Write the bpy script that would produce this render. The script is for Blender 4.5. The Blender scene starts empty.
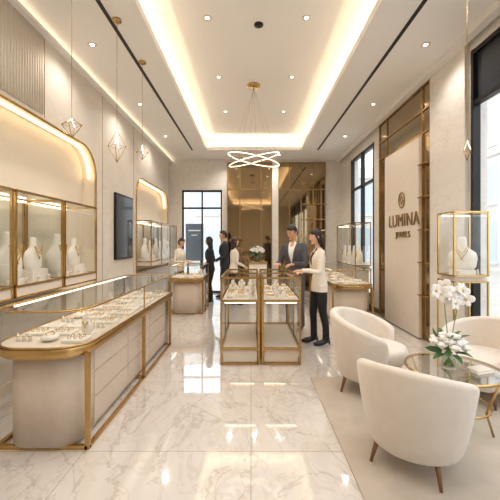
import bpy, bmesh, math, random
from mathutils import Vector, Matrix, Euler, kdtree
R=random.Random(7)
sc=bpy.context.scene
sc.view_settings.view_transform='Standard'
def hexc(h):
    h=h.lstrip('#'); c=[int(h[i:i+2],16)/255 for i in (0,2,4)]
    return tuple([(x/12.92 if x<=0.04045 else ((x+0.055)/1.055)**2.4) for x in c]+[1.0])
# ---------------------------------------------------------------- materials
def newmat(n):
    m=bpy.data.materials.new(n); m.use_nodes=True
    return m,m.node_tree,m.node_tree.nodes['Principled BSDF']
def pmat(n,col,rough=.5,metal=0,spec=.5,sheen=0,em=None,es=0,noise=0,nscale=8,bump=0,bscale=200,coat=0):
    m,nt,b=newmat(n); c=hexc(col) if isinstance(col,str) else col
    b.inputs['Base Color'].default_value=c; b.inputs['Roughness'].default_value=rough
    b.inputs['Metallic'].default_value=metal; b.inputs['Specular IOR Level'].default_value=spec
    b.inputs['Sheen Weight'].default_value=sheen; b.inputs['Coat Weight'].default_value=coat
    if em: b.inputs['Emission Color'].default_value=hexc(em) if isinstance(em,str) else em; b.inputs['Emission Strength'].default_value=es
    tc=nt.nodes.new('ShaderNodeTexCoord')
    if noise:
        t=nt.nodes.new('ShaderNodeTexNoise'); t.inputs['Scale'].default_value=nscale; t.inputs['Detail'].default_value=5
        nt.links.new(tc.outputs['Object'],t.inputs['Vector'])
        r=nt.nodes.new('ShaderNodeValToRGB')
        r.color_ramp.elements[0].position=.3; r.color_ramp.elements[1].position=.7
        r.color_ramp.elements[0].color=tuple([x*(1-noise) for x in c[:3]]+[1]); r.color_ramp.elements[1].color=c
        nt.links.new(t.outputs['Fac'],r.inputs['Fac']); nt.links.new(r.outputs['Color'],b.inputs['Base Color'])
    if bump:
        t=nt.nodes.new('ShaderNodeTexNoise'); t.inputs['Scale'].default_value=bscale
        nt.links.new(tc.outputs['Object'],t.inputs['Vector'])
        bp=nt.nodes.new('ShaderNodeBump'); bp.inputs['Strength'].default_value=bump; bp.inputs['Distance'].default_value=.004
        nt.links.new(t.outputs['Fac'],bp.inputs['Height']); nt.links.new(bp.outputs['Normal'],b.inputs['Normal'])
    return m
def marble(n,base,vein,rough,scale=1.0,tile=None,vs=.55,coat=0):
    m,nt,b=newmat(n); N=nt.nodes; L=nt.links
    b.inputs['Roughness'].default_value=rough; b.inputs['Coat Weight'].default_value=coat; b.inputs['Coat Roughness'].default_value=.03; b.inputs['Coat IOR'].default_value=1.75
    tc=N.new('ShaderNodeTexCoord'); mp=N.new('ShaderNodeMapping'); mp.inputs['Rotation'].default_value=(.3,.2,.6)
    mp.inputs['Scale'].default_value=(scale,scale*.6,scale); L.new(tc.outputs['Object'],mp.inputs['Vector'])
    def ridge(sc_,w,dist):
        t=N.new('ShaderNodeTexNoise'); t.inputs['Scale'].default_value=sc_; t.inputs['Detail'].default_value=8; t.inputs['Roughness'].default_value=.6
        t.inputs['Distortion'].default_value=dist; L.new(mp.outputs['Vector'],t.inputs['Vector'])
        s=N.new('ShaderNodeMath'); s.operation='SUBTRACT'; s.inputs[1].default_value=.5; L.new(t.outputs['Fac'],s.inputs[0])
        a=N.new('ShaderNodeMath'); a.operation='ABSOLUTE'; L.new(s.outputs[0],a.inputs[0])
        r=N.new('ShaderNodeMapRange'); r.inputs['From Min'].default_value=0; r.inputs['From Max'].default_value=w
        r.inputs['To Min'].default_value=1; r.inputs['To Max'].default_value=0; L.new(a.outputs[0],r.inputs['Value'])
        return r
    r1=ridge(1.7,.018,.8); r2=ridge(4.2,.04,1.2)
    big=N.new('ShaderNodeTexNoise'); big.inputs['Scale'].default_value=1.3; big.inputs['Detail'].default_value=4; L.new(mp.outputs['Vector'],big.inputs['Vector'])
    m2=N.new('ShaderNodeMath'); m2.operation='MULTIPLY'; L.new(r2.outputs[0],m2.inputs[0]); L.new(big.outputs['Fac'],m2.inputs[1])
    ad=N.new('ShaderNodeMath'); ad.operation='ADD'; L.new(r1.outputs[0],ad.inputs[0]); L.new(m2.outputs[0],ad.inputs[1])
    sc2=N.new('ShaderNodeMath'); sc2.operation='MULTIPLY'; sc2.inputs[1].default_value=vs; sc2.use_clamp=True; L.new(ad.outputs[0],sc2.inputs[0])
    mx=N.new('ShaderNodeMix'); mx.data_type='RGBA'; mx.inputs[6].default_value=hexc(base); mx.inputs[7].default_value=hexc(vein)
    L.new(sc2.outputs[0],mx.inputs[0])
    cl=N.new('ShaderNodeMix'); cl.data_type='RGBA'; cl.blend_type='MULTIPLY'; cl.inputs[0].default_value=.16
    L.new(mx.outputs[2],cl.inputs[6]); L.new(big.outputs['Fac'],cl.inputs[7])
    out=cl.outputs[2]
    if tile:
        br=N.new('ShaderNodeTexBrick'); br.offset=0; br.inputs['Scale'].default_value=1
        br.inputs['Brick Width'].default_value=tile; br.inputs['Row Height'].default_value=tile
        br.inputs['Mortar Size'].default_value=.003; br.inputs['Color1'].default_value=(1,1,1,1); br.inputs['Color2'].default_value=(.95,.95,.95,1)
        br.inputs['Mortar'].default_value=(.6,.56,.5,1)
        L.new(tc.outputs['Object'],br.inputs['Vector'])
        q=N.new('ShaderNodeMix'); q.data_type='RGBA'; q.blend_type='MULTIPLY'; q.inputs[0].default_value=1
        L.new(out,q.inputs[6]); L.new(br.outputs['Color'],q.inputs[7]); out=q.outputs[2]
    L.new(out,b.inputs['Base Color'])
    return m
def glassmat(n,tint=(.97,.985,.98,1),k=1.0):
    m=bpy.data.materials.new(n); m.use_nodes=True; nt=m.node_tree; nt.nodes.clear()
    o=nt.nodes.new('ShaderNodeOutputMaterial'); t=nt.nodes.new('ShaderNodeBsdfTransparent'); t.inputs[0].default_value=tint
    g=nt.nodes.new('ShaderNodeBsdfGlossy'); g.inputs['Roughness'].default_value=.02
    f=nt.nodes.new('ShaderNodeLayerWeight'); f.inputs[0].default_value=.5
    p=nt.nodes.new('ShaderNodeMath'); p.operation='POWER'; p.inputs[1].default_value=4.5
    mu=nt.nodes.new('ShaderNodeMath'); mu.operation='MULTIPLY_ADD'; mu.inputs[1].default_value=.8*k; mu.inputs[2].default_value=.05*k; mu.use_clamp=True
    x=nt.nodes.new('ShaderNodeMixShader')
    nt.links.new(f.outputs['Facing'],p.inputs[0]); nt.links.new(p.outputs[0],mu.inputs[0])
    nt.links.new(mu.outputs[0],x.inputs[0]); nt.links.new(t.outputs[0],x.inputs[1]); nt.links.new(g.outputs[0],x.inputs[2]); nt.links.new(x.outputs[0],o.inputs[0])
    return m
def emat(n,col,s):
    m=bpy.data.materials.new(n); m.use_nodes=True; nt=m.node_tree; nt.nodes.clear()
    o=nt.nodes.new('ShaderNodeOutputMaterial'); e=nt.nodes.new('ShaderNodeEmission'); e.inputs[0].default_value=hexc(col); e.inputs[1].default_value=s
    nt.links.new(e.outputs[0],o.inputs[0]); return m
M_floor=marble('marble_floor','#ece6e0','#b3a799',.07,1.1,1.2,.45,1.0)
M_marb=marble('marble_wall','#ece6de','#d2c8b9',.25,.8,None,.4)
M_wall=marble('cream_stone_wall','#e6ddd0','#d8ccb9',.4,.5,None,.4)
M_flute=pmat('fluted_plaster','#dfd4c3',.6)
M_ceil=pmat('ceiling_paint','#f1ede7',.8)
M_cream=pmat('cream_lacquer','#e3d7c8',.45,noise=.05)
M_leather=pmat('cream_leather','#d8c8b7',.5,noise=.06,nscale=20,bump=.2,bscale=300)
M_niche=pmat('niche_back','#e6dac6',.6)
M_brass=pmat('brushed_brass','#c6a36a',.25,1,noise=.08,nscale=30)
M_brassd=pmat('aged_brass','#a5895a',.35,1)
M_gold=pmat('gold','#d8b468',.2,1)
M_white=pmat('white_velvet','#efe8de',.7,sheen=.3)
M_pearl=pmat('pearl','#f6f0e6',.2,coat=.5)
M_black=pmat('black_metal','#1b1a19',.4,.3)
M_glass=glassmat('clear_glass')
M_wglass=glassmat('window_glass',(.98,.99,1,1),.5)
M_bronze=pmat('bronze_mirror','#a38e6f',.05,1)
M_bronze2=pmat('bronze_panel','#a8977c',.14,1)
M_led=emat('led_warm','#ffe7c8',8.5); M_ledn=emat('led_niche','#ffe2b8',6.5); M_ledc=emat('led_case','#ffedd4',5); M_ledp=emat('led_chandelier','#fff1dc',4)
M_dl=emat('downlight_lens','#fff0d8',14)
M_vel=pmat('ivory_velvet','#e0d5c8',.75,sheen=.4,noise=.06,nscale=14,bump=.15,bscale=350)
M_wood=pmat('walnut_legs','#8a5f3a',.4,noise=.3,nscale=12)
M_rug=pmat('beige_rug','#c6baab',.95,noise=.18,nscale=3.5,bump=.6,bscale=260)
M_leaf=pmat('leaf_green','#3f6b35',.45,noise=.3,nscale=20)
M_stem=pmat('stem_green','#6f8a45',.5)
M_petal=pmat('white_petal','#faf7f2',.6,sheen=.2)
M_yel=pmat('orchid_centre','#e0b850',.6)
M_screen=pmat('dark_screen','#34383f',.12)
M_poster=pmat('poster_face','#5d646c',.3)
M_stone=pmat('facade_stone','#e2e0dc',.8,noise=.08,nscale=1.5)
M_fwin=pmat('facade_glass','#c3d0da',.5)
M_pave=pmat('pavement','#c5c0b8',.9,noise=.15,nscale=2)
M_skin=pmat('skin','#d9a784',.5,noise=.04); M_skin2=pmat('skin_light','#e6b899',.5)
M_hair=pmat('dark_hair','#1c1411',.4,noise=.3,nscale=60); M_hairb=pmat('brown_hair','#3a241a',.4,noise=.3,nscale=60)
M_lip=pmat('lips','#b5655a',.5); M_eyew=pmat('eye_white','#e6e0d8',.3); M_eye=pmat('iris','#241710',.2)
F_suit=pmat('charcoal_suit','#55535a',.8,noise=.1,nscale=40); F_black=pmat('black_cloth','#1e1d20',.8)
F_navy=pmat('dark_suit','#2e2f37',.8); F_crm=pmat('ivory_blazer','#ece2d2',.75); F_wht=pmat('white_shirt','#f2f0ec',.7)
F_shoe=pmat('black_shoe','#121112',.3); F_trs=pmat('grey_trousers','#54535a',.8)
# ---------------------------------------------------------------- mesh builder
def rr(x0,x1,y0,y1,r,n=10):
    if not isinstance(r,(list,tuple)): r=[r]*4
    pts=[]
    cs=[(x0,y0,180),(x1,y0,270),(x1,y1,0),(x0,y1,90)]
    sg=[(1,1),(-1,1),(-1,-1),(1,-1)]
    for (cx,cy,a),(sx,sy),q in zip(cs,sg,r):
        if q<=0: pts.append((cx,cy)); continue
        for i in range(n+1):
            t=math.radians(a+90*i/n); pts.append((cx+sx*q+q*math.cos(t),cy+sy*q+q*math.sin(t)))
    return pts
def cr(pts,n=4):
    out=[]; P=[Vector(p) for p in pts]
    for i in range(len(P)-1):
        p0=P[max(i-1,0)];p1=P[i];p2=P[i+1];p3=P[min(i+2,len(P)-1)]
        for k in range(n):
            t=k/n
            out.append(.5*((2*p1)+(p2-p0)*t+(2*p0-5*p1+4*p2-p3)*t*t+(3*p1-p0-3*p2+p3)*t**3))
    out.append(P[-1]); return out
class MB:
    def __init__(s,name): s.name=name;s.v=[];s.f=[];s.m=[];s.s=[];s.mats=[];s.M=Matrix()
    def mi(s,mat):
        if mat not in s.mats: s.mats.append(mat)
        return s.mats.index(mat)
    def add(s,vs,fs,mat,sm=False):
        o=len(s.v); k=s.mi(mat)
        s.v+=[tuple(s.M@Vector(v)) for v in vs]
        for f in fs: s.f.append([i+o for i in f]); s.m.append(k); s.s.append(sm)
    def box(s,x0,x1,y0,y1,z0,z1,mat):
        s.add([(x0,y0,z0),(x1,y0,z0),(x1,y1,z0),(x0,y1,z0),(x0,y0,z1),(x1,y0,z1),(x1,y1,z1),(x0,y1,z1)],
              [(0,3,2,1),(4,5,6,7),(0,1,5,4),(1,2,6,5),(2,3,7,6),(3,0,4,7)],mat)
    def quad(s,a,b,c,d,mat): s.add([a,b,c,d],[(0,1,2,3)],mat)
    def rings(s,rg,mat,sm=True,caps=True,closed=False):
        n=len(rg[0]); vs=[p for r in rg for p in r]; fs=[]
        m=len(rg)
        for i in range(m if closed else m-1):
            a=i*n;b=((i+1)%m)*n
            for j in range(n): fs.append((a+j,a+(j+1)%n,b+(j+1)%n,b+j))
        if caps and not closed: fs.append(tuple(reversed(range(n)))); fs.append(tuple(range((m-1)*n,m*n)))
        s.add(vs,fs,mat,sm)
    def prism(s,out,z0,z1,mat,sm=False,bev=0):
        if bev:
            def ins(b): 
                o=[]
                n=len(out)
                for i in range(n):
                    a=Vector(out[i-1]);c=Vector(out[(i+1)%n]);t=(c-a)
                    if t.length<1e-6: o.append(out[i]); continue
                    t.normalize(); nn=Vector((-t.y,t.x)); o.append((out[i][0]+nn.x*b,out[i][1]+nn.y*b))
                return o
            rg=[]
            for b,z in ((bev,z0),(bev*.3,z0+bev*.3),(0,z0+bev),(0,z1-bev),(bev*.3,z1-bev*.3),(bev,z1)):
                rg.append([(p[0],p[1],z) for p in ins(b)])
            s.rings(rg,mat,sm)
        else: s.rings([[(p[0],p[1],z0) for p in out],[(p[0],p[1],z1) for p in out]],mat,sm)
    def wallring(s,out,z0,z1,mat,sm=True): s.rings([[(p[0],p[1],z0) for p in out],[(p[0],p[1],z1) for p in out]],mat,sm,False)
    def tube(s,path,r,mat,closed=False,seg=8,sm=True,sy=1.0):
        P=[Vector(p) for p in path]; n=len(P); rad=r if isinstance(r,(list,tuple)) else [r]*n
        rg=[]; prev=None
        for i in range(n):
            if closed: t=P[(i+1)%n]-P[i-1]
            else: t=P[min(i+1,n-1)]-P[max(i-1,0)]
            t.normalize()
            if prev is None:
                up=Vector((0,0,1)) if abs(t.z)<.9 else Vector((0,1,0)); u=t.cross(up).normalized()
            else: u=(prev-t*prev.dot(t)).normalized()
            prev=u; w=t.cross(u)
            rg.append([tuple(P[i]+(u*math.cos(a)+w*sy*math.sin(a))*rad[i]) for a in [2*math.pi*k/seg for k in range(seg)]])
        s.rings(rg,mat,sm,True,closed)
    def cyl(s,x,y,z0,z1,r,mat,seg=20,r2=None,sm=True):
        r2=r if r2 is None else r2
        f=lambda z,q:[(x+q*math.cos(2*math.pi*k/seg),y+q*math.sin(2*math.pi*k/seg),z) for k in range(seg)]
        s.rings([f(z0,r),f(z1,r2)],mat,sm)
    def lathe(s,x,y,prof,mat,seg=20):
        s.rings([[(x+q*math.cos(2*math.pi*k/seg),y+q*math.sin(2*math.pi*k/seg),z) for k in range(seg)] for q,z in prof],mat,True)
    def ell(s,c,r,mat,seg=12,rg=8,rot=None,fn=None):
        R3=rot if rot else Matrix.Identity(3); vs=[];fs=[]
        c=Vector(c)
        for i in range(rg+1):
            th=math.pi*i/rg
            for j in range(seg):
                ph=2*math.pi*j/seg
                p=Vector((r[0]*math.sin(th)*math.cos(ph),r[1]*math.sin(th)*math.sin(ph),r[2]*math.cos(th)))
                if fn: p=fn(p)
                vs.append(tuple(c+R3@p))
        for i in range(rg):
            for j in range(seg): fs.append((i*seg+j,(i+1)*seg+j,(i+1)*seg+(j+1)%seg,i*seg+(j+1)%seg))
        s.add(vs,fs,mat,True)
    def mesh(s):
        me=bpy.data.meshes.new(s.name); me.from_pydata(s.v,[],s.f)
        for m in s.mats: me.materials.append(m)
        me.polygons.foreach_set('material_index',s.m); me.polygons.foreach_set('use_smooth',s.s); me.update()
        return me
    def build(s,parent=None,fix=True):
        me=s.mesh()
        if fix:
            bm=bmesh.new(); bm.from_mesh(me); bmesh.ops.remove_doubles(bm,verts=bm.verts,dist=1e-6)
            bmesh.ops.recalc_face_normals(bm,faces=bm.faces); bm.to_mesh(me); bm.free()
        o=bpy.data.objects.new(s.name,me); sc.collection.objects.link(o)
        if parent: o.parent=parent
        return o
# ---------------------------------------------------------------- room dims
XL,XR,YB,YF,H=-2.43,2.70,10.0,-3.0,4.0
b=MB('floor'); b.box(XL-.3,XR+.3,YF-.2,YB+.3,-.1,0,M_floor); b.build()
# left wall with niches
def holeface(outer,holes,X,mat,mb):
    bm=bmesh.new(); ed=[]
    for lp in [outer]+holes:
        vs=[bm.verts.new((X,p[0],p[1])) for p in lp]
        for i in range(len(vs)): ed.append(bm.edges.new((vs[i],vs[(i+1)%len(vs)])))
    bmesh.ops.triangle_fill(bm,edges=ed,use_beauty=True,use_dissolve=False)
    bm.verts.index_update()
    mb.add([tuple(v.co) for v in bm.verts],[[v.index for v in f.verts] for f in bm.faces],mat); bm.free()
n1=rr(1.0,5.2,.86,2.93,[.05,.05,.42,.05],14); n2=rr(7.04,9.7,.86,2.93,[.05,.05,.4,.4],14)
w=MB('wall_left')
holeface([(YF,0),(YB,0),(YB,H+.3),(YF,H+.3)],[n1,n2],XL,M_wall,w)
for nn in (n1,n2):
    w.rings([[(XL,p[0],p[1]) for p in nn],[(XL-.2,p[0],p[1]) for p in nn]],M_niche,False,False)
    w.add([(XL-.2,p[0],p[1]) for p in nn],[list(range(len(nn)))],M_niche)
w.box(XL-.35,XL-.22,YF,YB,0,H+.3,M_wall)
for y in (3.92,5.45,6.9,9.85): w.box(XL-.001,XL+.003,y-.005,y+.005,0 if y!=3.92 else 2.97,H,M_brassd)
w.build()
w=MB('trim_fluted_panel')
y=.6
while y<3.88:
    w.rings([[(XL+.016*math.sin(a),y+.02*math.cos(a),z) for a in [math.pi*k/6 for k in range(7)]] for z in (3.0,4.0)],M_flute,True); y+=.042
w.build()
for k,nn in enumerate((n1,n2)):
    t=MB('trim_niche_%d'%(k+1)); t.tube([(XL+.008,p[0],p[1]) for p in nn],.018,M_brass,True,6); t.build()
    t=MB('niche_led_strip'); 
    cy=sum(p[0] for p in nn)/len(nn); cz=1.9
    up=[p for p in nn if p[1]>.95]
    t.tube([(XL-.09,cy+(p[0]-cy)*.985,cz+(p[1]-cz)*.985) for p in up],.014,M_ledn,False,6); t.build()
# back wall
w=MB('wall_back')
w.box(XL,-2.07,YB,YB+.2,0,H+.3,M_marb); w.box(-2.07,-.87,YB,YB+.2,3.09,H+.3,M_marb); w.box(-.87,XR,YB,YB+.2,0,H+.3,M_marb)
w.box(.63,.81,YB-.1,YB,0,H,M_marb)
w.build()
w=MB('wall_mirror_panel')
w.box(-.69,.63,YB-.03,YB-.001,0.08,3.9,M_bronze); w.box(.81,2.22,YB-.03,YB-.001,.08,3.9,M_bronze)
for x in (-.7,-.33,.3,.62,.82,1.15,1.5,1.86,2.22): w.box(x-.012,x+.012,YB-.05,YB-.025,.05,3.9,M_brassd)
for z in (.08,3.1,3.9): w.box(-.7,.62,YB-.05,YB-.026,z-.015,z+.015,M_brassd); w.box(.82,2.22,YB-.05,YB-.026,z-.015,z+.015,M_brassd)
for z in (1.2,1.7,2.2,2.65): w.box(1.5,2.22,YB-.16,YB-.03,z-.01,z+.01,M_brass)
w.build()
# rear wall behind camera
w=MB('wall_front'); w.box(XL,XR,YF-.2,YF,0,H+.3,M_wall); w.build()
w=MB('window_3')  # glazed door in back wall
x0,x1=-2.07,-.87
for x in (x0+.025,x1-.025,-1.47): w.box(x-.02,x+.02,YB+.02,YB+.1,0,3.09,M_black)
for z in (.03,2.55,3.06): w.box(x0,x1,YB+.02,YB+.1,z-.025,z+.025,M_black)
w.quad((x0,YB+.06,0),(x1,YB+.06,0),(x1,YB+.06,3.09),(x0,YB+.06,3.09),M_wglass); w.build()
w=MB('street_poster_stand'); w.box(-2.2,-1.6,11.2,11.26,.9,2.15,M_poster); w.box(-2.15,-2.09,11.2,11.26,0,.9,M_black); w.box(-1.71,-1.65,11.2,11.26,0,.9,M_black)
w.box(-2.1,-1.7,11.19,11.2,1.9,1.94,M_stone); w.box(-2.0,-1.8,11.19,11.2,1.75,1.78,M_stone)
w.box(-2.3,-1.5,11.1,11.36,-.1,.04,M_black); w.build()
# right wall
w=MB('wall_right')
def seg(y0,y1,z0,z1,m=M_marb): w.box(XR,XR+.2,y0,y1,z0,z1,m)
seg(8.99,YB+.2,0,H+.3); seg(7.31,8.99,3.72,H+.3); seg(7.31,8.99,0,.3); seg(4.09,7.31,0,H+.3)
seg(-2.4,4.09,3.85,H+.3); seg(-2.4,4.09,0,.25); seg(YF,-2.4,0,H+.3)
w.build()
w=MB('pilaster_right'); w.box(XR-.06,XR-.001,4.12,4.92,0,H,M_marb); w.build()
def win(name,y0,y1,z0,z1,muls,trs,dark=None):
    w=MB(name)
    for y in [y0+.03,y1-.03]+muls: w.box(XR-.01,XR+.08,y-.025,y+.025,z0,z1,M_black)
    for z in [z0+.03,z1-.03]+trs: w.box(XR-.005,XR+.07,y0,y1,z-.025,z+.025,M_black)
    w.quad((XR+.06,y0,z0),(XR+.06,y1,z0),(XR+.06,y1,z1),(XR+.06,y0,z1),M_wglass)
    if dark: w.box(XR+.04,XR+.05,y0,y1,dark[0],dark[1],M_screen)
    w.build()
win('window_1',7.31,8.99,.3,3.72,[8.15],[2.9])
win('window_2',-2.4,4.09,.25,3.85,[-.9,.9,2.7],[3.2],(3.2,3.85))
# bronze feature wall + sign
w=MB('wall_bronze_feature')
w.box(XR-.03,XR-.001,4.94,6.92,.06,3.92,M_bronze2)
for y in (4.95,5.17,6.52,6.9): w.box(XR-.05,XR-.028,y-.011,y+.011,.05,3.93,M_brass)
for z in (3.2,3.55,3.92): w.box(XR-.05,XR-.028,4.95,6.9,z-.01,z+.01,M_brass)
for z in (.7,1.2,1.7,2.2,2.7): w.box(XR-.12,XR-.03,4.95,5.17,z-.008,z+.008,M_brass)
w.build()
w=MB('shop_sign_panel'); w.box(XR-.09,XR-.03,5.19,6.50,.02,3.17,M_cream)
w.box(XR-.093,XR-.089,5.19,6.50,3.15,3.18,M_brass)
w.tube([(XR-.1,5.76+.105*math.cos(a),2.24+.13*math.sin(a)) for a in [2*math.pi*k/28 for k in range(28)]],.012,M_brassd,True,6)
w.tube([(XR-.1,5.76+s[0],2.24+s[1]) for s in ((.05,0),(0,.075),(-.05,0),(0,-.075))],.011,M_brassd,True,6,False)
sign=w.build()
M_lett=pmat('bronze_letters','#93794c',.4,.5)
def text(name,body,size,y,z,sx=1):
    c=bpy.data.curves.new(name,'FONT'); c.body=body; c.size=size; c.extrude=.008; c.align_x='CENTER'; c.space_character=1.08
    c.materials.append(M_lett); o=bpy.data.objects.new(name,c); sc.collection.objects.link(o)
    o.location=(XR-.1,y,z); o.rotation_euler=(math.pi/2,0,-math.pi/2); o.scale=(sx,1,1); o.parent=sign
text('sign_letters_lumina','LUMINA',.31,5.72,1.79,.95); text('sign_letters_jewels','JEWELS',.14,5.72,1.60,1.1)
# baseboards
b=MB('baseboard_left'); b.box(XL,XL+.015,YF,YB,0,.1,M_cream); b.build()
b=MB('baseboard_right'); b.box(XR-.015,XR,YF,YB,0,.1,M_brassd); b.build()
# ceiling
cx0,cx1,cy0,cy1=-1.2,1.35,-2.0,8.95
b=MB('ceiling')
for (x0,x1,y0,y1) in ((XL-.3,cx0,YF-.2,YB+.2),(cx1,XR+.3,YF-.2,YB+.2),(cx0,cx1,YF-.2,cy0),(cx0,cx1,cy1,YB+.2)):
    b.box(x0,x1,y0,y1,H,H+.09,M_ceil)
g=.3
b.box(cx0-g-.05,cx1+g+.05,cy0-g-.05,cy1+g+.05,4.4,4.48,M_ceil)
b.box(cx0-g-.05,cx0-g,cy0-g,cy1+g,H+.05,4.42,M_ceil); b.box(cx1+g,cx1+g+.05,cy0-g,cy1+g,H+.05,4.42,M_ceil)
b.box(cx0-g,cx1+g,cy0-g-.05,cy0-g,H+.05,4.42,M_ceil); b.box(cx0-g,cx1+g,cy1+g,cy1+g+.05,H+.05,4.42,M_ceil)
b.box(cx0+.25,cx1-.25,cy0+.3,cy1-.3,4.34,4.4,M_ceil)
b.build()
b=MB('cove_led_strip')
z=4.13
b.box(cx0-.2,cx0-.12,cy0,cy1,z-.02,z,M_led); b.box(cx1+.12,cx1+.2,cy0,cy1,z-.02,z,M_led)
b.box(cx0,cx1,cy1+.12,cy1+.2,z-.02,z,M_led); b.box(cx0,cx1,cy0-.2,cy0-.12,z-.02,z,M_led)
cove=b.build()
for nm,x0,x1 in (('a',-1.60,-1.555),('b',1.77,1.815)):
    b=MB('trim_air_slot'); b.box(x0,x1,YF+.3,8.95,H-.006,H+.002,M_black); b.build()
b=MB('trim_crown_left'); b.box(XL,XL+.1,YF,YB,3.9,3.93,M_ceil); b.box(XL+.02,XL+.06,YF,YB,3.935,3.95,emat('led_crown','#ffe6c6',3.2)); b.build()
b=MB('trim_crown_right'); b.box(XR-.16,XR-.06,YF,YB,3.93,4.0,M_ceil); b.build()
def light(name,kind,loc,power,col,parent=None,rot=(0,0,0),**k):
    l=bpy.data.lights.new(name,kind); l.energy=power; l.color=col
    for a,v in k.items(): setattr(l,a,v)
    o=bpy.data.objects.new(name,l); sc.collection.objects.link(o); o.location=loc; o.rotation_euler=rot
    if parent: o.parent=parent
    return o
WARM=(1,.93,.86)
b=MB('recessed_downlight'); pos=[]
for y in (1.2,2.7,4.2,5.7,7.2): pos+=[(-.55,y,4.34),(.7,y,4.34)]
for y in (.6,2.4,4.2,6.0,7.8): pos+=[(-2.0,y,4.0),(2.2,y,4.0)]
pos+=[(-.6,9.45,4.0),(.1,9.45,4.0),(.8,9.45,4.0),(.1,-.6,4.34)]
for (x,y,z) in pos:
    b.lathe(x,y,[(.03,z-.004),(.055,z-.008),(.06,z),(.055,z+.002)],M_cream,16); b.cyl(x,y,z-.006,z-.004,.026,M_dl,12)
dl=b.build()
for (x,y,z) in pos: light('downlight_lamp','SPOT',(x,y,z-.03),37,WARM,dl,spot_size=math.radians(140),spot_blend=.7,shadow_soft_size=.04)
b=MB('ceiling_speaker')
for (x,y) in ((.1,4.33),): b.cyl(x,y,4.325,4.34,.06,M_black,20)
b.build()
# chandelier
b=MB('ring_chandelier'); c=Vector((.05,6,3.0))
for tx,ty,rz in ((.0,.2,.15),(.12,-.2,-.3)):
    Rm=Euler((tx,ty,rz)).to_matrix()
    P=[c+Rm@Vector((.47*math.cos(a),.30*math.sin(a),0)) for a in [2*math.pi*k/48 for k in range(48)]]
    b.tube(P,.006,M_ledp,True,8)
    b.tube([p+Vector((0,0,.012)) for p in P],.0075,M_brass,True,8)
    for k in (4,20,36): b.tube([P[k],(c.x+.03*math.cos(k),c.y+.03*math.sin(k),4.33)],.0018,M_brass,seg=5)
b.tube([c+Vector((-.42,.0,.05)),c+Vector((.42,0,-.05))],.006,M_brass)
b.cyl(c.x,c.y,4.31,4.34,.12,M_brass,28); b.build()
def pendant(x,y,zc,wd,ht,slant=0):
    b=MB('diamond_pendant_lamp')
    z0,z1=zc-ht/2,zc+ht/2
    b.cyl(x,y,H-.02,H,.05,M_brass,20); b.tube([(x,y,H),(x,y,z1)],.0025,M_brass,seg=5)
    mid=[(x+wd/2*math.cos(a),y+wd/2*math.sin(a),zc+slant) for a in (.2,.2+math.pi/2,.2+math.pi,.2+3*math.pi/2)]
    for i in range(4):
        b.tube([(x,y,z1),mid[i]],.0035,M_ledp if i%2 else M_brass,seg=6); b.tube([mid[i],(x,y,z0)],.0035,M_brass,seg=6)
        b.tube([mid[i],mid[(i+1)%4]],.0025,M_brass,seg=6)
    b.build()
pendant(-1.5,2.79,2.46,.16,.16,.03); pendant(-1.5,3.73,2.58,.19,.36); pendant(-1.5,4.6,2.75,.16,.2); pendant(1.75,2.7,2.25,.07,.16)
# TV
b=MB('wall_screen'); b.box(XL,XL+.04,5.9,6.74,1.2,2.4,M_black); b.box(XL+.04,XL+.043,5.93,6.71,1.23,2.37,M_screen); b.build()
# ---------------------------------------------------------------- jewelry
def bust(b,x,y,z,h,ang=0,mat=M_white):
    O=b.M.copy(); b.M=O@Matrix.Translation((x,y,z))@Matrix.Rotation(ang,4,'Z')
    pr=[(0,.30,.20,0),(.1,.36,.22,0),(.35,.40,.2,0),(.52,.36,.17,0),(.64,.2,.13,-.01),(.74,.12,.11,-.02),(.95,.11,.10,-.02),(1.0,.09,.08,-.02)]
    rg=[[(rx*h*math.cos(a),cy*h+ry*h*math.sin(a)*(1 if math.sin(a)<0 else .5),zz*h) for a in [2*math.pi*k/16 for k in range(16)]] for zz,rx,ry,cy in pr]
    b.rings(rg,mat)
    for sc_,zz in ((.15,.5),(.2,.36)):
        P=[]
        for k in range(13):
            t=-1+2*k/12
            P.append((t*sc_*h,-.205*h*math.sqrt(max(0,1-(t*.5)**2))-.01,zz*h+(abs(t)**1.4)*(.72-zz)*h))
        b.tube(P,.010*h+.0012,M_gold,seg=5)
    b.ell((0,-.235*h,.33*h),(.02*h+.002,)*3,M_gold,8,6)
    b.M=O
def ring_t(b,c,r,t,rot,mat=M_gold,n=14):
    b.tube([Vector(c)+rot@Vector((r*math.cos(a),r*math.sin(a),0)) for a in [2*math.pi*k/n for k in range(n)]],t,mat,True,5)
I3=Matrix.Identity(3)
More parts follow.
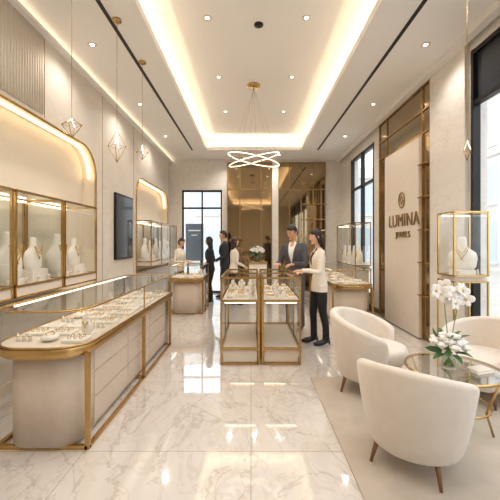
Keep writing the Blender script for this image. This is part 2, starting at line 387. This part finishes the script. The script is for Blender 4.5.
def jewels(b,x0,x1,y0,y1,z,nx,ny,front=-1):
    for i in range(nx):
        for j in range(ny):
            cx=x0+(i+.5)*(x1-x0)/nx+R.uniform(-.01,.01); cy=y0+(j+.5)*(y1-y0)/ny+R.uniform(-.01,.01)
            w=(x1-x0)/nx*.42; d=(y1-y0)/ny*.40; w=min(w,.11); d=min(d,.09)
            k=R.choice('tttbpcn')
            if k=='t':
                b.prism(rr(cx-w,cx+w,cy-d,cy+d,.01,3),z,z+.022,M_white,False,.004)
                for a in range(3):
                    for c in range(2): ring_t(b,(cx-w*.55+a*w*.55,cy-d*.35+c*d*.7,z+.032),.011,.003,Euler((1.3,0,R.uniform(-.5,.5))).to_matrix())
            elif k=='b': b.prism(rr(cx-.05,cx+.05,cy-.04,cy+.04,.01,3),z,z+.012,M_white,False,.003); bust(b,cx,cy,z+.012,R.uniform(.11,.15),R.uniform(-.5,.9))
            elif k=='p':
                b.ell((cx,cy,z+.025),(w*.8,d*.9,.026),M_white,14,8); ring_t(b,(cx,cy,z+.052),.03,.004,Euler((.2,.1,0)).to_matrix())
            elif k=='c':
                for a in (-1,0,1):
                    b.cyl(cx+a*.045,cy,z,z+.06,.016,M_white,12,.005); ring_t(b,(cx+a*.045,cy,z+.035),.013,.0025,I3)
            else:
                b.prism(rr(cx-w,cx+w,cy-d,cy+d,.02,4),z,z+.03,M_white,False,.006)
                n=16
                for a in range(n): 
                    t=2*math.pi*a/n; b.ell((cx+.045*math.cos(t),cy+.032*math.sin(t),z+.036),(.006,)*3,M_pearl,6,4)
def off(out,d):
    n=len(out);o=[]
    for i in range(n):
        a=Vector(out[i-1]);c=Vector(out[(i+1)%n]);t=(c-a).normalized(); o.append((out[i][0]-t.y*d,out[i][1]+t.x*d))
    return o
def counter(name,x0,x1,y0,y1,rad,legs,nx,ny,drawers=3):
    out=rr(x0,x1,y0,y1,rad,12)
    b=MB(name)
    bd=off(out,.09)
    b.prism(bd,.03,.70,M_leather,True)
    for s,x in ((-1,x0+.09),(1,x1-.09)):
        ya=y0+.36; yb=y1-.14; st=(yb-ya)/drawers
        for k in range(drawers):
            for za,zb in ((.06,.26),(.27,.47),(.48,.68)):
                b.box(x-.008,x+.008,ya+k*st+.008,ya+(k+1)*st-.008,za,zb,M_leather)
    b.prism(off(out,.02),.685,.70,M_brass,False)
    b.prism(out,.70,.755,M_brass,True,.006)
    b.prism(off(out,.015),.7552,.762,M_cream,False)
    g=off(out,.012)
    b.wallring(g,.757,1.02,M_glass,False); b.add([(p[0],p[1],1.02) for p in g],[list(range(len(g)))],M_glass)
    b.tube([(p[0],p[1],1.02) for p in g],.008,M_brass,True,6); b.tube([(p[0],p[1],.765) for p in g],.008,M_brass,True,6)
    for y in legs[1:-1]+[legs[-1]]:
        for x in (x0+.015,x1-.015): b.box(x-.006,x+.006,y-.006,y+.006,.76,1.02,M_brass)
    q=.016
    for i,y in enumerate(legs):
        for x in (x0+.02,x1-.02): b.box(x-q,x+q,y-q,y+q,0,.70,M_brass)
        b.box(x0+.02,x1-.02,y-q,y+q,0.001,.03,M_brass)
    for x in (x0+.02,x1-.02): b.box(x-q,x+q,legs[0],legs[-1],.001,.022,M_brass)
    b.box(x0+.03,x0+.045,y0+.3,y1-.1,1.0,1.012,M_ledc)
    jewels(b,x0+.08,x1-.06,y0+.12,y1-.08,.763,nx,ny)
    return b.build()
counter('jewelry_display_counter',-1.88,-1.17,2.3,5.0,[.26,.26,.05,.05],[2.43,3.7,4.9],3,13)
counter('jewelry_display_counter',-1.75,-1.0,6.9,8.0,[.24,.24,.05,.05],[7.05,7.9],3,5,1)
counter('jewelry_display_counter',1.45,2.2,5.85,8.4,[.24,.24,.05,.05],[5.98,7.2,8.3],3,10)
def frame(b,x0,x1,y0,y1,z0,z1,q=.011,m=M_brass):
    for x in (x0,x1):
        for y in (y0,y1): b.box(x-q,x+q,y-q,y+q,z0,z1,m)
        for z in (z0,z1): b.box(x-q,x+q,y0,y1,z-q,z+q,m)
    for y in (y0,y1):
        for z in (z0,z1): b.box(x0,x1,y-q,y+q,z-q,z+q,m)
def gbox(b,x0,x1,y0,y1,z0,z1,top=True):
    b.quad((x0,y0,z0),(x1,y0,z0),(x1,y0,z1),(x0,y0,z1),M_glass); b.quad((x0,y1,z0),(x1,y1,z0),(x1,y1,z1),(x0,y1,z1),M_glass)
    b.quad((x0,y0,z0),(x0,y1,z0),(x0,y1,z1),(x0,y0,z1),M_glass); b.quad((x1,y0,z0),(x1,y1,z0),(x1,y1,z1),(x1,y0,z1),M_glass)
    if top: b.quad((x0,y0,z1),(x1,y0,z1),(x1,y1,z1),(x0,y1,z1),M_glass)
def wallcase(y0,y1,z0=1.1,z1=1.98,xa=XL-.15,xb=-2.14,side=1,nb=2):
    b=MB('wall_showcase')
    b.box(xa,xb,y0,y1,z0-.1,z0,M_cream); frame(b,xa,xb,y0,y1,z0,z1,.011); frame(b,xa,xb,y0,y1,z0-.1,z0,.008)
    gbox(b,xa,xb,y0,y1,z0,z1); b.box(xa+.03,xa+.06,y0+.04,y1-.04,z1-.03,z1-.014,M_ledc)
    xc=(xa+xb)/2
    for k in range(nb):
        yy=y0+(k+.5)*(y1-y0)/nb
        hh=.46 if k%2==0 else .34
        b.prism(rr(xc-.1,xc+.1,yy-.13,yy+.13,.01,3),z0,z0+.05 if k%2==0 else z0+.12,M_white)
        bust(b,xc,yy,z0+(.05 if k%2==0 else .12),hh,math.pi/2*side)
    for k in range(4):
        yy=y0+.1+k*(y1-y0-.2)/3; b.cyl(xc+.13*side,yy,z0,z0+.06,.018,M_white,10,.006); ring_t(b,(xc+.13*side,yy,z0+.035),.014,.003,I3)
    b.build()
wallcase(2.05,2.98); wallcase(3.03,3.78); wallcase(3.83,4.6,)
wallcase(7.15,7.95); wallcase(8.0,8.8); wallcase(8.85,9.55)
def tower(x0,x1,y0,y1,zb,z0,z1,nb):
    b=MB('glass_showcase_cabinet')
    b.box(x0+.02,x1-.02,y0+.02,y1-.02,z0-.07,z0,M_cream); frame(b,x0,x1,y0,y1,z0,z1,.009); gbox(b,x0,x1,y0,y1,z0,z1)
    frame(b,x0,x1,y0,y1,.026,z0-.07,.009)
    if zb>0: b.box(x0+.03,x1-.03,y0+.03,y1-.03,.026,zb,M_leather)
    b.box(x0+.03,x1-.03,y1-.05,y1-.03,z1-.03,z1-.016,M_ledc)
    for x in (x0,x1):
        for y in (y0,y1): b.box(x-.009,x+.009,y-.009,y+.009,0,.03,M_brass)
    for k in range(nb):
        yy=y0+(k+.5)*(y1-y0)/nb; xc=(x0+x1)/2
        b.prism(rr(xc-.1,xc+.1,yy-.1,yy+.1,.01,3),z0,z0+.06,M_white); bust(b,xc,yy,z0+.06,.38,-math.pi/2 if nb>1 else -.6)
    if nb==1:
        for q in (-.11,.12): b.cyl((x0+x1)/2+q,y0+.07,z0,z0+.07,.02,M_white,10,.007); ring_t(b,((x0+x1)/2+q,y0+.07,z0+.04),.016,.003,I3)
    b.build()
tower(2.3,2.64,7.35,8.9,.9,1.0,1.95,4)
tower(2.28,2.66,3.74,4.06,.45,1.13,1.85,1)
def centre(x0,x1,y0,y1):
    b=MB('freestanding_showcase')
    frame(b,x0,x1,y0,y1,.015,1.07,.012)
    b.box(x0,x1,y0,y1,.77,.80,M_brass); b.box(x0+.015,x1-.015,y0+.015,y1-.015,.80,.806,M_cream)
    gbox(b,x0,x1,y0,y1,.8,1.07); gbox(b,x0,x1,y0,y1,.2,.77,False)
    b.box(x0+.02,x1-.02,y0+.02,y1-.02,.03,.19,M_cream); frame(b,x0,x1,y0,y1,.19,.21,.007)
    ym=(y0+y1)/2
    for x in (x0,x1): b.box(x-.01,x+.01,ym-.01,ym+.01,.02,1.07,M_brass)
    b.box(x0,x1,ym-.008,ym+.008,1.062,1.078,M_brass)
    b.box(x0+.04,x1-.04,y0+.025,y0+.035,.755,.765,M_ledc); b.box(x0+.04,x1-.04,y1-.035,y1-.025,.755,.765,M_ledc)
    jewels(b,x0+.03,x1-.03,y0+.05,y1-.05,.807,3,8)
    b.build()
centre(-.365,.095,4.1,5.4); centre(.145,.605,4.1,5.4)
# ---------------------------------------------------------------- rug, chairs, table
b=MB('area_rug'); b.prism(rr(.66,2.6,.6,3.70,.02,3),.001,.012,M_rug); b.build()
def armchair(x,y,ang,s=1.0):
    """barrel chair; local facing +Y"""
    b=MB('barrel_armchair'); b.M=Matrix.Translation((x,y,.0135))@Matrix.Rotation(ang,4,'Z')@Matrix.Scale(s,4)
    A=math.radians(128); n=44; rg=[]
    for i in range(n+1):
        t=-1+2*i/n; a=-math.pi/2+t*A
        e=min(1,(1-abs(t))/.06); e=math.sqrt(max(0,1-(1-e)**2))
        top=.79-.22*(abs(t)**1.8)-.06*(1-e); th=.085*(.35+.65*e)
        cx,cy=math.cos(a),math.sin(a)
        zb=.15
        def ro(z): return .30+.10*min(1,max(0,(z-.15)/.5))**.7
        mid=lambda z: ro(z)-.0425
        prof=[]
        for z in (zb,zb+.02,.25,.35,.45,.55): prof.append((mid(min(z,top-.05))+th/2,min(z,top-.05)))
        for k in range(9):
            q=math.pi*k/8; prof.append((mid(top-.04)+th/2*math.cos(q),top-.04+.04*math.sin(q)))
        for z in (.55,.45,.35,.25,zb): prof.append((mid(min(z,top-.05))-th/2,min(z,top-.05)))
        rg.append([(r*cx*1.04,r*cy,z) for r,z in prof])
    b.rings(rg,M_vel,True)
    def so(r,fr):
        P=[]
        for k in range(40):
            a=2*math.pi*k/40; px,py=r*math.cos(a),r*math.sin(a)
            if py>0: py=py*fr; px=math.copysign(abs(px)**.85*r**.15,px)
            P.append((px,py))
        return P
    b.prism(so(.29,1.05),.14,.31,M_vel,True,.03); b.prism(so(.315,1.14),.305,.46,M_vel,True,.05)
    for sx,sy in ((-1,-1),(1,-1),(-1,1),(1,1)):
        b.tube([(sx*.235,sy*.235,0),(sx*.2,sy*.2,.16)],[.011,.02],M_wood,seg=10)
    o=b.build(); return o
armchair(1.12,2.29,math.radians(-42),.91)
armchair(1.22,3.43,math.radians(-118),1.0)
armchair(2.26,3.25,math.radians(118),.92)
b=MB('glass_coffee_table'); tx,ty,tz=1.69,2.8,.45
circ=lambda r,n=48:[(tx+r*math.cos(2*math.pi*k/n),ty+r*math.sin(2*math.pi*k/n)) for k in range(n)]
b.tube([(p[0],p[1],tz) for p in circ(.36)],.012,M_brass,True,8)
b.add([(p[0],p[1],tz+.01) for p in circ(.355)],[list(range(48))],glassmat('table_glass',(.90,.95,.93,1),2.2))
b.tube([(p[0],p[1],.17) for p in circ(.27)],.009,M_brass,True,8)
b.add([(p[0],p[1],.176) for p in circ(.265)],[list(range(48))],M_glass)
for k in range(4):
    a=.6+k*math.pi/2; b.tube([(tx+.3*math.cos(a),ty+.3*math.sin(a),.013),(tx+.25*math.cos(a),ty+.25*math.sin(a),.17),(tx+.345*math.cos(a),ty+.345*math.sin(a),tz)],.009,M_brass,seg=8)
b.build()
b=MB('stacked_magazines'); b.M=Matrix.Translation((tx+.16,ty-.1,tz+.0125))@Matrix.Rotation(.3,4,'Z'); b.box(-.09,.09,-.06,.06,0,.012,M_white); b.box(-.08,.09,-.055,.06,.0125,.022,M_cream); b.build()
# flowers
def orient(d):
    return Vector((0,0,1)).rotation_difference(Vector(d).normalized()).to_matrix()
def orchid(b,c,d,s=.05):
    Q=orient(d)@Euler((0,0,R.uniform(-.3,.3))).to_matrix()
    for k in range(5):
        a=math.pi/2+2*math.pi*k/5; L=s*(.62 if k in(0,2,3) else .72); wd=s*(.34 if k in (0,2,3) else .5)
        rot=Q@Euler((0,0,a)).to_matrix()@Euler((0,-.25,0)).to_matrix()
        b.ell(Vector(c)+rot@Vector((L*.85,0,0)),(L*.75,wd,.004),M_petal,10,6,rot)
    b.ell(Vector(c)+Q@Vector((0,0,.008)),(s*.16,s*.16,s*.2),M_yel,8,6)
def rose(b,c,s):
    b.ell(c,(s*.55,s*.55,s*.6),M_petal,10,8)
    for l,(n,rr_,tl) in enumerate(((4,.32,.35),(6,.55,.8))):
        for k in range(n):
            a=2*math.pi*k/n+l; Q=Euler((0,0,a)).to_matrix()@Euler((0,tl,0)).to_matrix()
            b.ell(Vector(c)+Euler((0,0,a)).to_matrix()@Vector((s*rr_,0,-.1*s*l)),(s*.12,s*.5,s*.55),M_petal,8,6,Q)
def leaf(b,p,d,L,wd):
    d=Vector(d).normalized(); Q=Vector((1,0,0)).rotation_difference(d).to_matrix()
    rows=[]
    for i in range(9):
        t=i/8; w_=wd*math.sin(math.pi*min(1,t*.92+.06))**.8; z=.25*L*math.sin(t*2.2)*.5-.3*L*t*t
        rows.append([Vector(p)+Q@Vector((L*t,-w_,z+.1*w_)),Vector(p)+Q@Vector((L*t,0,z)),Vector(p)+Q@Vector((L*t,w_,z+.1*w_))])
    vs=[tuple(q) for r in rows for q in r]; fs=[]
    for i in range(8):
        for j in range(2): fs.append((i*3+j,i*3+j+1,(i+1)*3+j+1,(i+1)*3+j))
    b.add(vs,fs,M_leaf,True)
def arrangement(x,y,z,s,orch=True,name='orchid_arrangement'):
    b=MB(name); b.M=Matrix.Translation((x,y,z))@Matrix.Scale(s,4)
    b.lathe(0,0,[(.045,0),(.050,.004),(.055,.06),(.053,.10),(.049,.10),(.050,.06),(.044,.012),(.0,.012)],M_glass,20)
    b.cyl(0,0,.012,.07,.043,glassmat('vase_water',(.85,.93,.86,1),.5),18)
    for k in range(14):
        a=k*2.4; b.tube([(.030*math.cos(a),.030*math.sin(a),.015),(-.02*math.cos(a),-.02*math.sin(a),.10),(.05*math.cos(a+.5),.05*math.sin(a+.5),.15)],.0035,M_stem,seg=5)
    for k in range(20):
        a=k*2.39996; r=.098*math.sqrt((k+.5)/20); rose(b,(r*math.cos(a),r*math.sin(a),.215-.75*r+.012*(k%3)),.036)
    for k in range(11):
        a=k*.59; leaf(b,(.04*math.cos(a),.04*math.sin(a),.095+.012*(k%2)),(math.cos(a),math.sin(a),-.05+.2*(k%2)),.10,.02)
    for k in range(5):
        a=k*1.3+.4; leaf(b,(.04*math.cos(a),.04*math.sin(a),.18),(math.cos(a),math.sin(a),.9),.09,.018)
    if orch:
        for st in ([(0,0,.1),(-.015,0,.28),(-.02,.01,.42),(.02,.02,.50),(.075,.02,.50),(.115,.02,.455)],[(.01,0,.1),(.03,0,.26),(.05,0,.38),(.02,.01,.48),(-.04,.0,.52),(-.10,-.02,.50)]):
            P=cr(st,6); b.tube(P,.0035,M_stem,seg=6); n=len(P)
            for i in range(int(n*.5),n,3): orchid(b,P[i]+Vector((R.uniform(-.015,.015),-.014,R.uniform(-.03,.015))),(R.uniform(-.5,.5),-1,R.uniform(-.1,.35)),.05)
    b.build()
arrangement(tx-.04,ty-.02,tz+.012,1.28)
b=MB('reception_pedestal'); b.prism(rr(-.05,.4,8.3,8.75,.06,6),0,1.0,M_cream,True); b.prism(rr(-.07,.42,8.28,8.77,.07,6),1.0,1.03,M_brass,True,.004); b.build()
arrangement(.17,8.5,1.03,1.7,False,'rose_bouquet')
# ---------------------------------------------------------------- people
def ik(S,W,l1,l2,pole):
    S=Vector(S);W=Vector(W);d=W-S;D=min(d.length,l1+l2-.004);dn=d.normalized();a=(l1*l1-l2*l2+D*D)/(2*D);h=math.sqrt(max(0,l1*l1-a*a))
    p=Vector(pole);p=(p-dn*p.dot(dn)).normalized(); return S+dn*a+p*h, S+dn*D
def person(name,x,y,head,h,fem,top,inner,bottom,skin,hair,lean=0,hyaw=0,hpit=0,wL=(-.22,.05,.82),wR=(.22,.05,.82),step=.04,vox=.0065,longhair=True,hem=.84):
    S=h/1.75
    B=MB('src'); labs=[]
    def mark(l): 
        labs.extend([l]*(len(B.v)-len(labs)))
    def LN(p):
        p=Vector(p)
        if p.z>.92:
            q=p-Vector((0,0,.92)); a=-lean*min(1,(p.z-.92)/.25)
            q=Matrix.Rotation(a,3,'X')@q; return Vector((0,0,.92))+q
        return p
    def loft(rs,l,n=28):
        rs2=cr([Vector((r[0],r[1],r[2])) for r in rs],4); rr2=cr([Vector((r[3],r[4],0)) for r in rs],4)
        rg=[[tuple(LN((c.x+q.x*math.cos(a),c.y+q.y*math.sin(a),c.z))) for a in [2*math.pi*k/n for k in range(n)]] for c,q in zip(rs2,rr2)]
        B.rings(rg,M_skin); mark(l)
    def limb(P,r,l,n=14,sub=5,sy=1.0):
        pts=cr(P,sub); rad=[v.x for v in cr([Vector((q,0,0)) for q in r],sub)]
        B.tube(pts,rad,M_skin,False,n,sy=sy); mark(l)
    if fem:
        tor=[(0,0,hem,.164,.120),(0,0,.92,.160,.116),(0,.0,1.0,.140,.102),(0,.0,1.10,.118,.091),(0,.01,1.22,.134,.108),(0,.012,1.31,.140,.114),(0,0,1.38,.142,.088),(0,-.005,1.425,.108,.068),(0,-.008,1.46,.052,.050)]; sh=.150; ar=(.043,.041,.037,.030)
    else:
        tor=[(0,0,hem-.02,.176,.128),(0,0,.92,.170,.124),(0,.0,1.04,.158,.116),(0,.0,1.15,.162,.118),(0,.01,1.28,.178,.128),(0,.005,1.37,.182,.112),(0,-.005,1.43,.135,.082),(0,-.008,1.475,.060,.060)]; sh=.182; ar=(.054,.051,.045,.037)
    loft(tor,'top')
    loft([(0,0,.78,.12,.09),(0,0,.84,.154,.108),(0,0,.94,.15,.106),(0,0,1.0,.12,.09)],'bottom')
    lr=(.090,.080,.060,.052,.052) if fem else (.096,.086,.070,.062,.064)
    for s in (-1,1):
        st=step*s
        hx=.082*s; fx=.09*s
        P=[(hx,0,.90),(hx*1.05,.01+st*.3,.70),(fx,.02+st*.7,.49),(fx,-.005+st,.28),(fx,-.01+st,.07)]
        limb(P,lr,'bottom')
        limb([(fx,-.065+st,.045+(.025 if fem else 0)),(fx,-.03+st,.05+(.02 if fem else 0)),(fx+.008*s,.06+st,.042),(fx+.012*s,.14+st,.03),(fx+.012*s,.19+st,.026)],(.025,.038,.042,.036,.018),'shoe',12,4,)
        if fem: limb([(fx,-.07+st,.0),(fx,-.06+st,.06)],(.012,.02),'shoe',8,3)
    hands=[]
    for s,Wt in ((-1,wL),(1,wR)):
        Sh=LN((sh*s,-.005,1.385)); E,W=ik(Sh,Wt,.285,.25,(s*.35,-.6,-.6))
        limb([tuple(Sh-Vector((s*.06,0,-.015))),tuple(Sh),tuple(Sh.lerp(E,.5)),tuple(E),tuple(E.lerp(W,.5)),tuple(W)],(ar[0]*.9,ar[0],ar[1],ar[2],ar[2]*.92,ar[3]),'arm')
        hands.append((s,E,W))
    nb=LN((0,-.008,1.44)); 
    piv=LN((0,-.0,1.53)); HR=Matrix.Rotation(-lean*.6,3,'X')@Matrix.Rotation(hyaw,3,'Z')@Matrix.Rotation(-hpit,3,'X')
    hc=piv+HR@Vector((0,.018,.105))
    limb([tuple(nb),tuple(piv),tuple(piv+HR@Vector((0,.0,.06)))],(.05,.046,.05) if fem else (.058,.056,.056),'skin',16)
    hs=.95 if fem else 1.0
    def hf(p):
        z=p.z/.118
        if z<0: 
            k=(-z)**1.5; p=Vector((p.x*(1-.42*k),p.y*(1-.22*k)+.018*k,p.z))
        else: p=Vector((p.x,p.y-.006*z,p.z))
        if p.y>0: p=Vector((p.x,p.y*.95,p.z))
        return p
    B.ell(hc,(.076*hs,.096*hs,.118*hs),M_skin,24,18,HR,hf); mark('skin')
    HP=lambda *a: hc+HR@(Vector(a)*hs)
    limb([HP(0,.085,.022),HP(0,.1,-.005),HP(0,.108,-.022)],(.008,.010,.014),'skin',10,3)
    for s in (-1,1): B.ell(HP(.077*s,-.005,-.005),(.011,.022,.032),M_skin,10,8,HR); mark('skin')
    B.ell(HP(0,.077,-.088),(.022,.018,.018),M_skin,10,8,HR); mark('skin')
    me=B.mesh(); o=bpy.data.objects.new('tmp',me); sc.collection.objects.link(o)
    bm=bmesh.new(); bm.from_mesh(me); bmesh.ops.recalc_face_normals(bm,faces=bm.faces); bm.to_mesh(me); bm.free()
    md=o.modifiers.new('r','REMESH'); md.mode='VOXEL'; md.voxel_size=vox
    sm=o.modifiers.new('s','SMOOTH'); sm.factor=.5; sm.iterations=3
    dg=bpy.context.evaluated_depsgraph_get(); dg.update(); me2=bpy.data.meshes.new_from_object(o.evaluated_get(dg))
    kd=kdtree.KDTree(len(B.v))
    for i,v in enumerate(B.v): kd.insert(v,i)
    kd.balance()
    bpy.data.objects.remove(o)
    G=MB(name); cm={'top':top,'arm':top,'bottom':bottom,'skin':skin,'shoe':F_shoe,'inner':inner}
    G.v=[tuple(v.co) for v in me2.vertices]
    hz=hem if fem else hem-.02
    for p in me2.polygons:
        c=p.center; l=labs[kd.find(c)[1]]
        if l in('top','bottom'): l='top' if c.z>hz+.004 else 'bottom'
        if l=='top':
            q=Vector(c); q-=Vector((0,0,.92)); q=Matrix.Rotation(lean,3,'X')@q; q+=Vector((0,0,.92))
            lo=1.12
            if q.y>.03 and lo<q.z<1.5 and abs(q.x)<.012+.060*(q.z-lo)/.36: 
                l='inner'
                if q.z>1.40 and abs(q.x)<.03 and q.y>.0: l='skin'
        G.f.append(list(p.vertices)); G.m.append(G.mi(cm[l])); G.s.append(True)
    for s in (-1,1):
        G.ell(HP(.030*s,.079,.004),(.0125,.008,.0065),M_eyew,10,8,HR); G.ell(HP(.030*s,.0852,.003),(.0055,.003,.0058),M_eye,8,6,HR)
        G.tube([HP(.014*s,.091,.022),HP(.03*s,.088,.027),HP(.046*s,.077,.021)],[.0018,.0030,.0012],hair,seg=6)
    G.ell(HP(0,.0895,-.050),(.017,.007,.0045),M_lip,12,6,HR); G.ell(HP(0,.0885,-.057),(.013,.007,.0042),M_lip,12,6,HR)
    def cap(rx,ry,rz,keep,dz=0):
        seg_,rg_=32,24; vs=[];fs=[]
        for i in range(rg_+1):
            th=math.pi*i/rg_
            for j in range(seg_):
                ph=2*math.pi*j/seg_; p=Vector((rx*math.sin(th)*math.cos(ph),ry*math.sin(th)*math.sin(ph),rz*math.cos(th)))
                wv=1+.012*math.sin(ph*9+th*3); vs.append((p,wv))
        out=[tuple(HP(*(Vector((p.x*w_,p.y*w_-.012,p.z*w_+dz))))) for p,w_ in vs]
        for i in range(rg_):
            for j in range(seg_):
                idx=(i*seg_+j,(i+1)*seg_+j,(i+1)*seg_+(j+1)%seg_,i*seg_+(j+1)%seg_)
                c=sum((vs[k][0] for k in idx),Vector())/4
                if keep(c): fs.append(idx)
        G.add(out,fs,hair,True)
    if fem:
        k=lambda c:(c.z>.062-.25*abs(c.x)) if c.y>.02 else c.z>-.09
        cap(.086,.107,.127,k,.004); cap(.081,.102,.122,k,.003)
        if longhair:
            rs=[(0,-.02,.07,.083,.080),(0,-.035,.0,.088,.072),(0,-.045,-.07,.090,.060),(0,-.06,-.14,.090,.050),(0,-.068,-.19,.084,.042),(0,-.07,-.23,.06,.028),(0,-.07,-.245,.03,.012)]
            cc=cr([Vector(r[:3]) for r in rs],3); q2=cr([Vector((r[3],r[4],0)) for r in rs],3)
            rg=[]
            for c,q in zip(cc,q2):
                rg.append([tuple(HP(c.x+q.x*math.cos(a)*(1+.03*math.sin(7*a)),c.y+q.y*math.sin(a),c.z)) for a in [2*math.pi*t/28 for t in range(28)]])
            G.rings(rg,hair)
            for s in (-1,1): G.tube(cr([HP(.04*s,.05,.100),HP(.070*s,.038,.06),HP(.082*s,.012,-.02),HP(.084*s,-.005,-.10),HP(.078*s,-.02,-.18)],4),[.010]*4+[.015]*9+[.014,.012,.010,.006],hair,seg=8)
        else: G.ell(HP(0,-.10,-.02),(.045,.04,.045),hair,12,8,HR)
    else:
        k=lambda c:(c.z>.06-.1*abs(c.x)) if c.y>.035 else (c.z>-.02 if c.y>-.03 else c.z>-.075)
        cap(.082,.108,.130,k,.004); cap(.079,.104,.126,k,.003)
        G.tube([HP(-.045,.066,.085),HP(0,.074,.098),HP(.045,.064,.09)],[.010,.016,.010],hair,seg=8)
    for s in (-1,1):
        P=[LN((.012*s,.110 if fem else .122,1.13)),LN((.045*s,.114 if fem else .128,1.25)),LN((.066*s,.09,1.35)),LN((.060*s,.045,1.415)),LN((.045*s,-.04,1.455))]
        G.tube(cr([tuple(p) for p in P],4),[.004]+[.010]*15+[.008],top,seg=8)
    for s,E,W in hands:
        d=(W-E).normalized(); dn=(d+Vector((0,0,-.12))).normalized()
        side=dn.cross(Vector((0,0,1)))
        if side.length<.3: side=Vector((0,1,0)) 
        side.normalize(); nrm=side.cross(dn).normalized()
        if abs(dn.z)>.8:
            nrm=Vector((-s,0,0)); side=Vector((0,1,0))
        else:
            nrm=-nrm if nrm.z>0 else nrm; side=side if side.x*s<0 else -side
        o0=W-d*.02
        for cyy in (-.026,-.009,.009,.026):
            G.tube([o0+side*cyy*.6,o0+dn*.05+side*cyy,o0+dn*.105+side*cyy],[.014,.0155,.012],skin,seg=8)
        for cyy,L in ((-.030,.058),(-.010,.072),(.010,.078),(.030,.070)):
            p=o0+dn*.10+side*cyy
            a1=(dn+nrm*.25).normalized(); a2=(dn+nrm*.8).normalized(); a3=(dn*.6+nrm).normalized()
            G.tube([p-dn*.015,p,p+a1*L*.42,p+a1*L*.42+a2*L*.33,p+a1*L*.42+a2*L*.33+a3*L*.25],[.009,.0095,.0085,.0078,.006],skin,seg=8)
        p=o0+dn*.035+side*.026
        G.tube([p,p+side*.022+dn*.025,p+side*.030+dn*.055+nrm*.01,p+side*.026+dn*.08+nrm*.02],[.013,.0115,.0095,.007],skin,seg=8)
    T=Matrix.Translation((x,y,0))@Matrix.Rotation(math.radians(head-90),4,'Z')@Matrix.Scale(S,4)
    G.v=[tuple(T@Vector(v)) for v in G.v]
    return G.build(fix=False)
person('man_in_charcoal_suit',.76,5.75,238,1.81,False,F_suit,F_wht,F_suit,M_skin,M_hair,lean=.08,hyaw=-.2,hpit=.3,wL=(-.12,.34,1.12),wR=(.16,.32,1.12),step=.03)
person('woman_in_ivory_blazer',1.02,4.98,190,1.71,True,F_crm,F_black,F_black,M_skin2,M_hair,lean=.04,hyaw=.15,hpit=.2,wL=(-.12,.32,1.13),wR=(.12,.22,1.10),step=.06,hem=.80)
person('woman_in_black',-1.03,8.42,165,1.66,True,F_black,F_black,F_black,M_skin2,M_hair,lean=.03,wL=(-.2,.12,.9),wR=(.15,.2,1.02),step=.05,vox=.01)
person('man_in_dark_suit',-.72,9.1,190,1.83,False,F_navy,F_wht,F_navy,M_skin,M_hair,lean=.04,hyaw=.1,wL=(-.18,.25,.98),wR=(.24,.03,.84),step=.04,vox=.01)
person('woman_in_white_blouse',-.42,8.1,20,1.64,True,F_crm,F_wht,F_black,M_skin2,M_hairb,lean=.03,wL=(-.1,.25,1.02),wR=(.12,.25,1.0),vox=.01)
person('sales_assistant',-1.83,8.45,-25,1.64,True,F_crm,F_wht,F_trs,M_skin2,M_hairb,lean=.08,hpit=.3,wL=(-.14,.28,1.1),wR=(.12,.26,1.1),vox=.01,longhair=False)
# ---------------------------------------------------------------- exterior
b=MB('street_ground'); b.box(-30,40,-30,45,-.2,-.101,M_pave); b.build()
def facade(name,p0,ux,n,nz,wid,ht):
    b=MB(name); ux=Vector(ux)
    a=math.atan2(ux.y,ux.x); b.M=Matrix.Translation(p0)@Matrix.Rotation(a,4,'Z')
    b.box(0,n*wid,0,.6,-.1,nz*ht+.6,M_stone)
    for i in range(n):
        for j in range(nz):
            x=i*wid+wid*.22; z=j*ht+.5; b.box(x,x+wid*.56,-.02,.02,z,z+ht*.7,M_fwin)
            b.box(x+wid*.27,x+wid*.29,-.05,-.01,z,z+ht*.7,M_stone); b.box(x-.1,x+wid*.56+.1,-.15,0,z-.12,z,M_stone)
        b.box(i*wid-.15,i*wid+.15,-.12,0,0,nz*ht,M_stone)
    for j in range(nz+1): b.box(0,n*wid,-.2,0,j*ht+ht*.98-.1 if j else 0,j*ht+ht*.98+.1 if j else .2,M_stone)
    b.build()
facade('street_building',(14,34,-.1),(0,-1,0),17,3,2.6,3.4)
facade('street_building',(-12,22,-.1),(1,0,0),9,2,2.6,3.0)
wd=bpy.data.worlds.new('World'); sc.world=wd; wd.use_nodes=True; nt=wd.node_tree
bg=nt.nodes['Background']; bg.inputs[0].default_value=(.90,.95,1,1); bg.inputs[1].default_value=2.8
# camera
cd=bpy.data.cameras.new('camera'); cd.lens=24; cd.sensor_width=36; cd.shift_x=-.002; cd.shift_y=-.014; cd.clip_start=.05
co=bpy.data.objects.new('camera',cd); sc.collection.objects.link(co); co.location=(0,0,1.5); co.rotation_euler=(math.pi/2,0,0); sc.camera=co
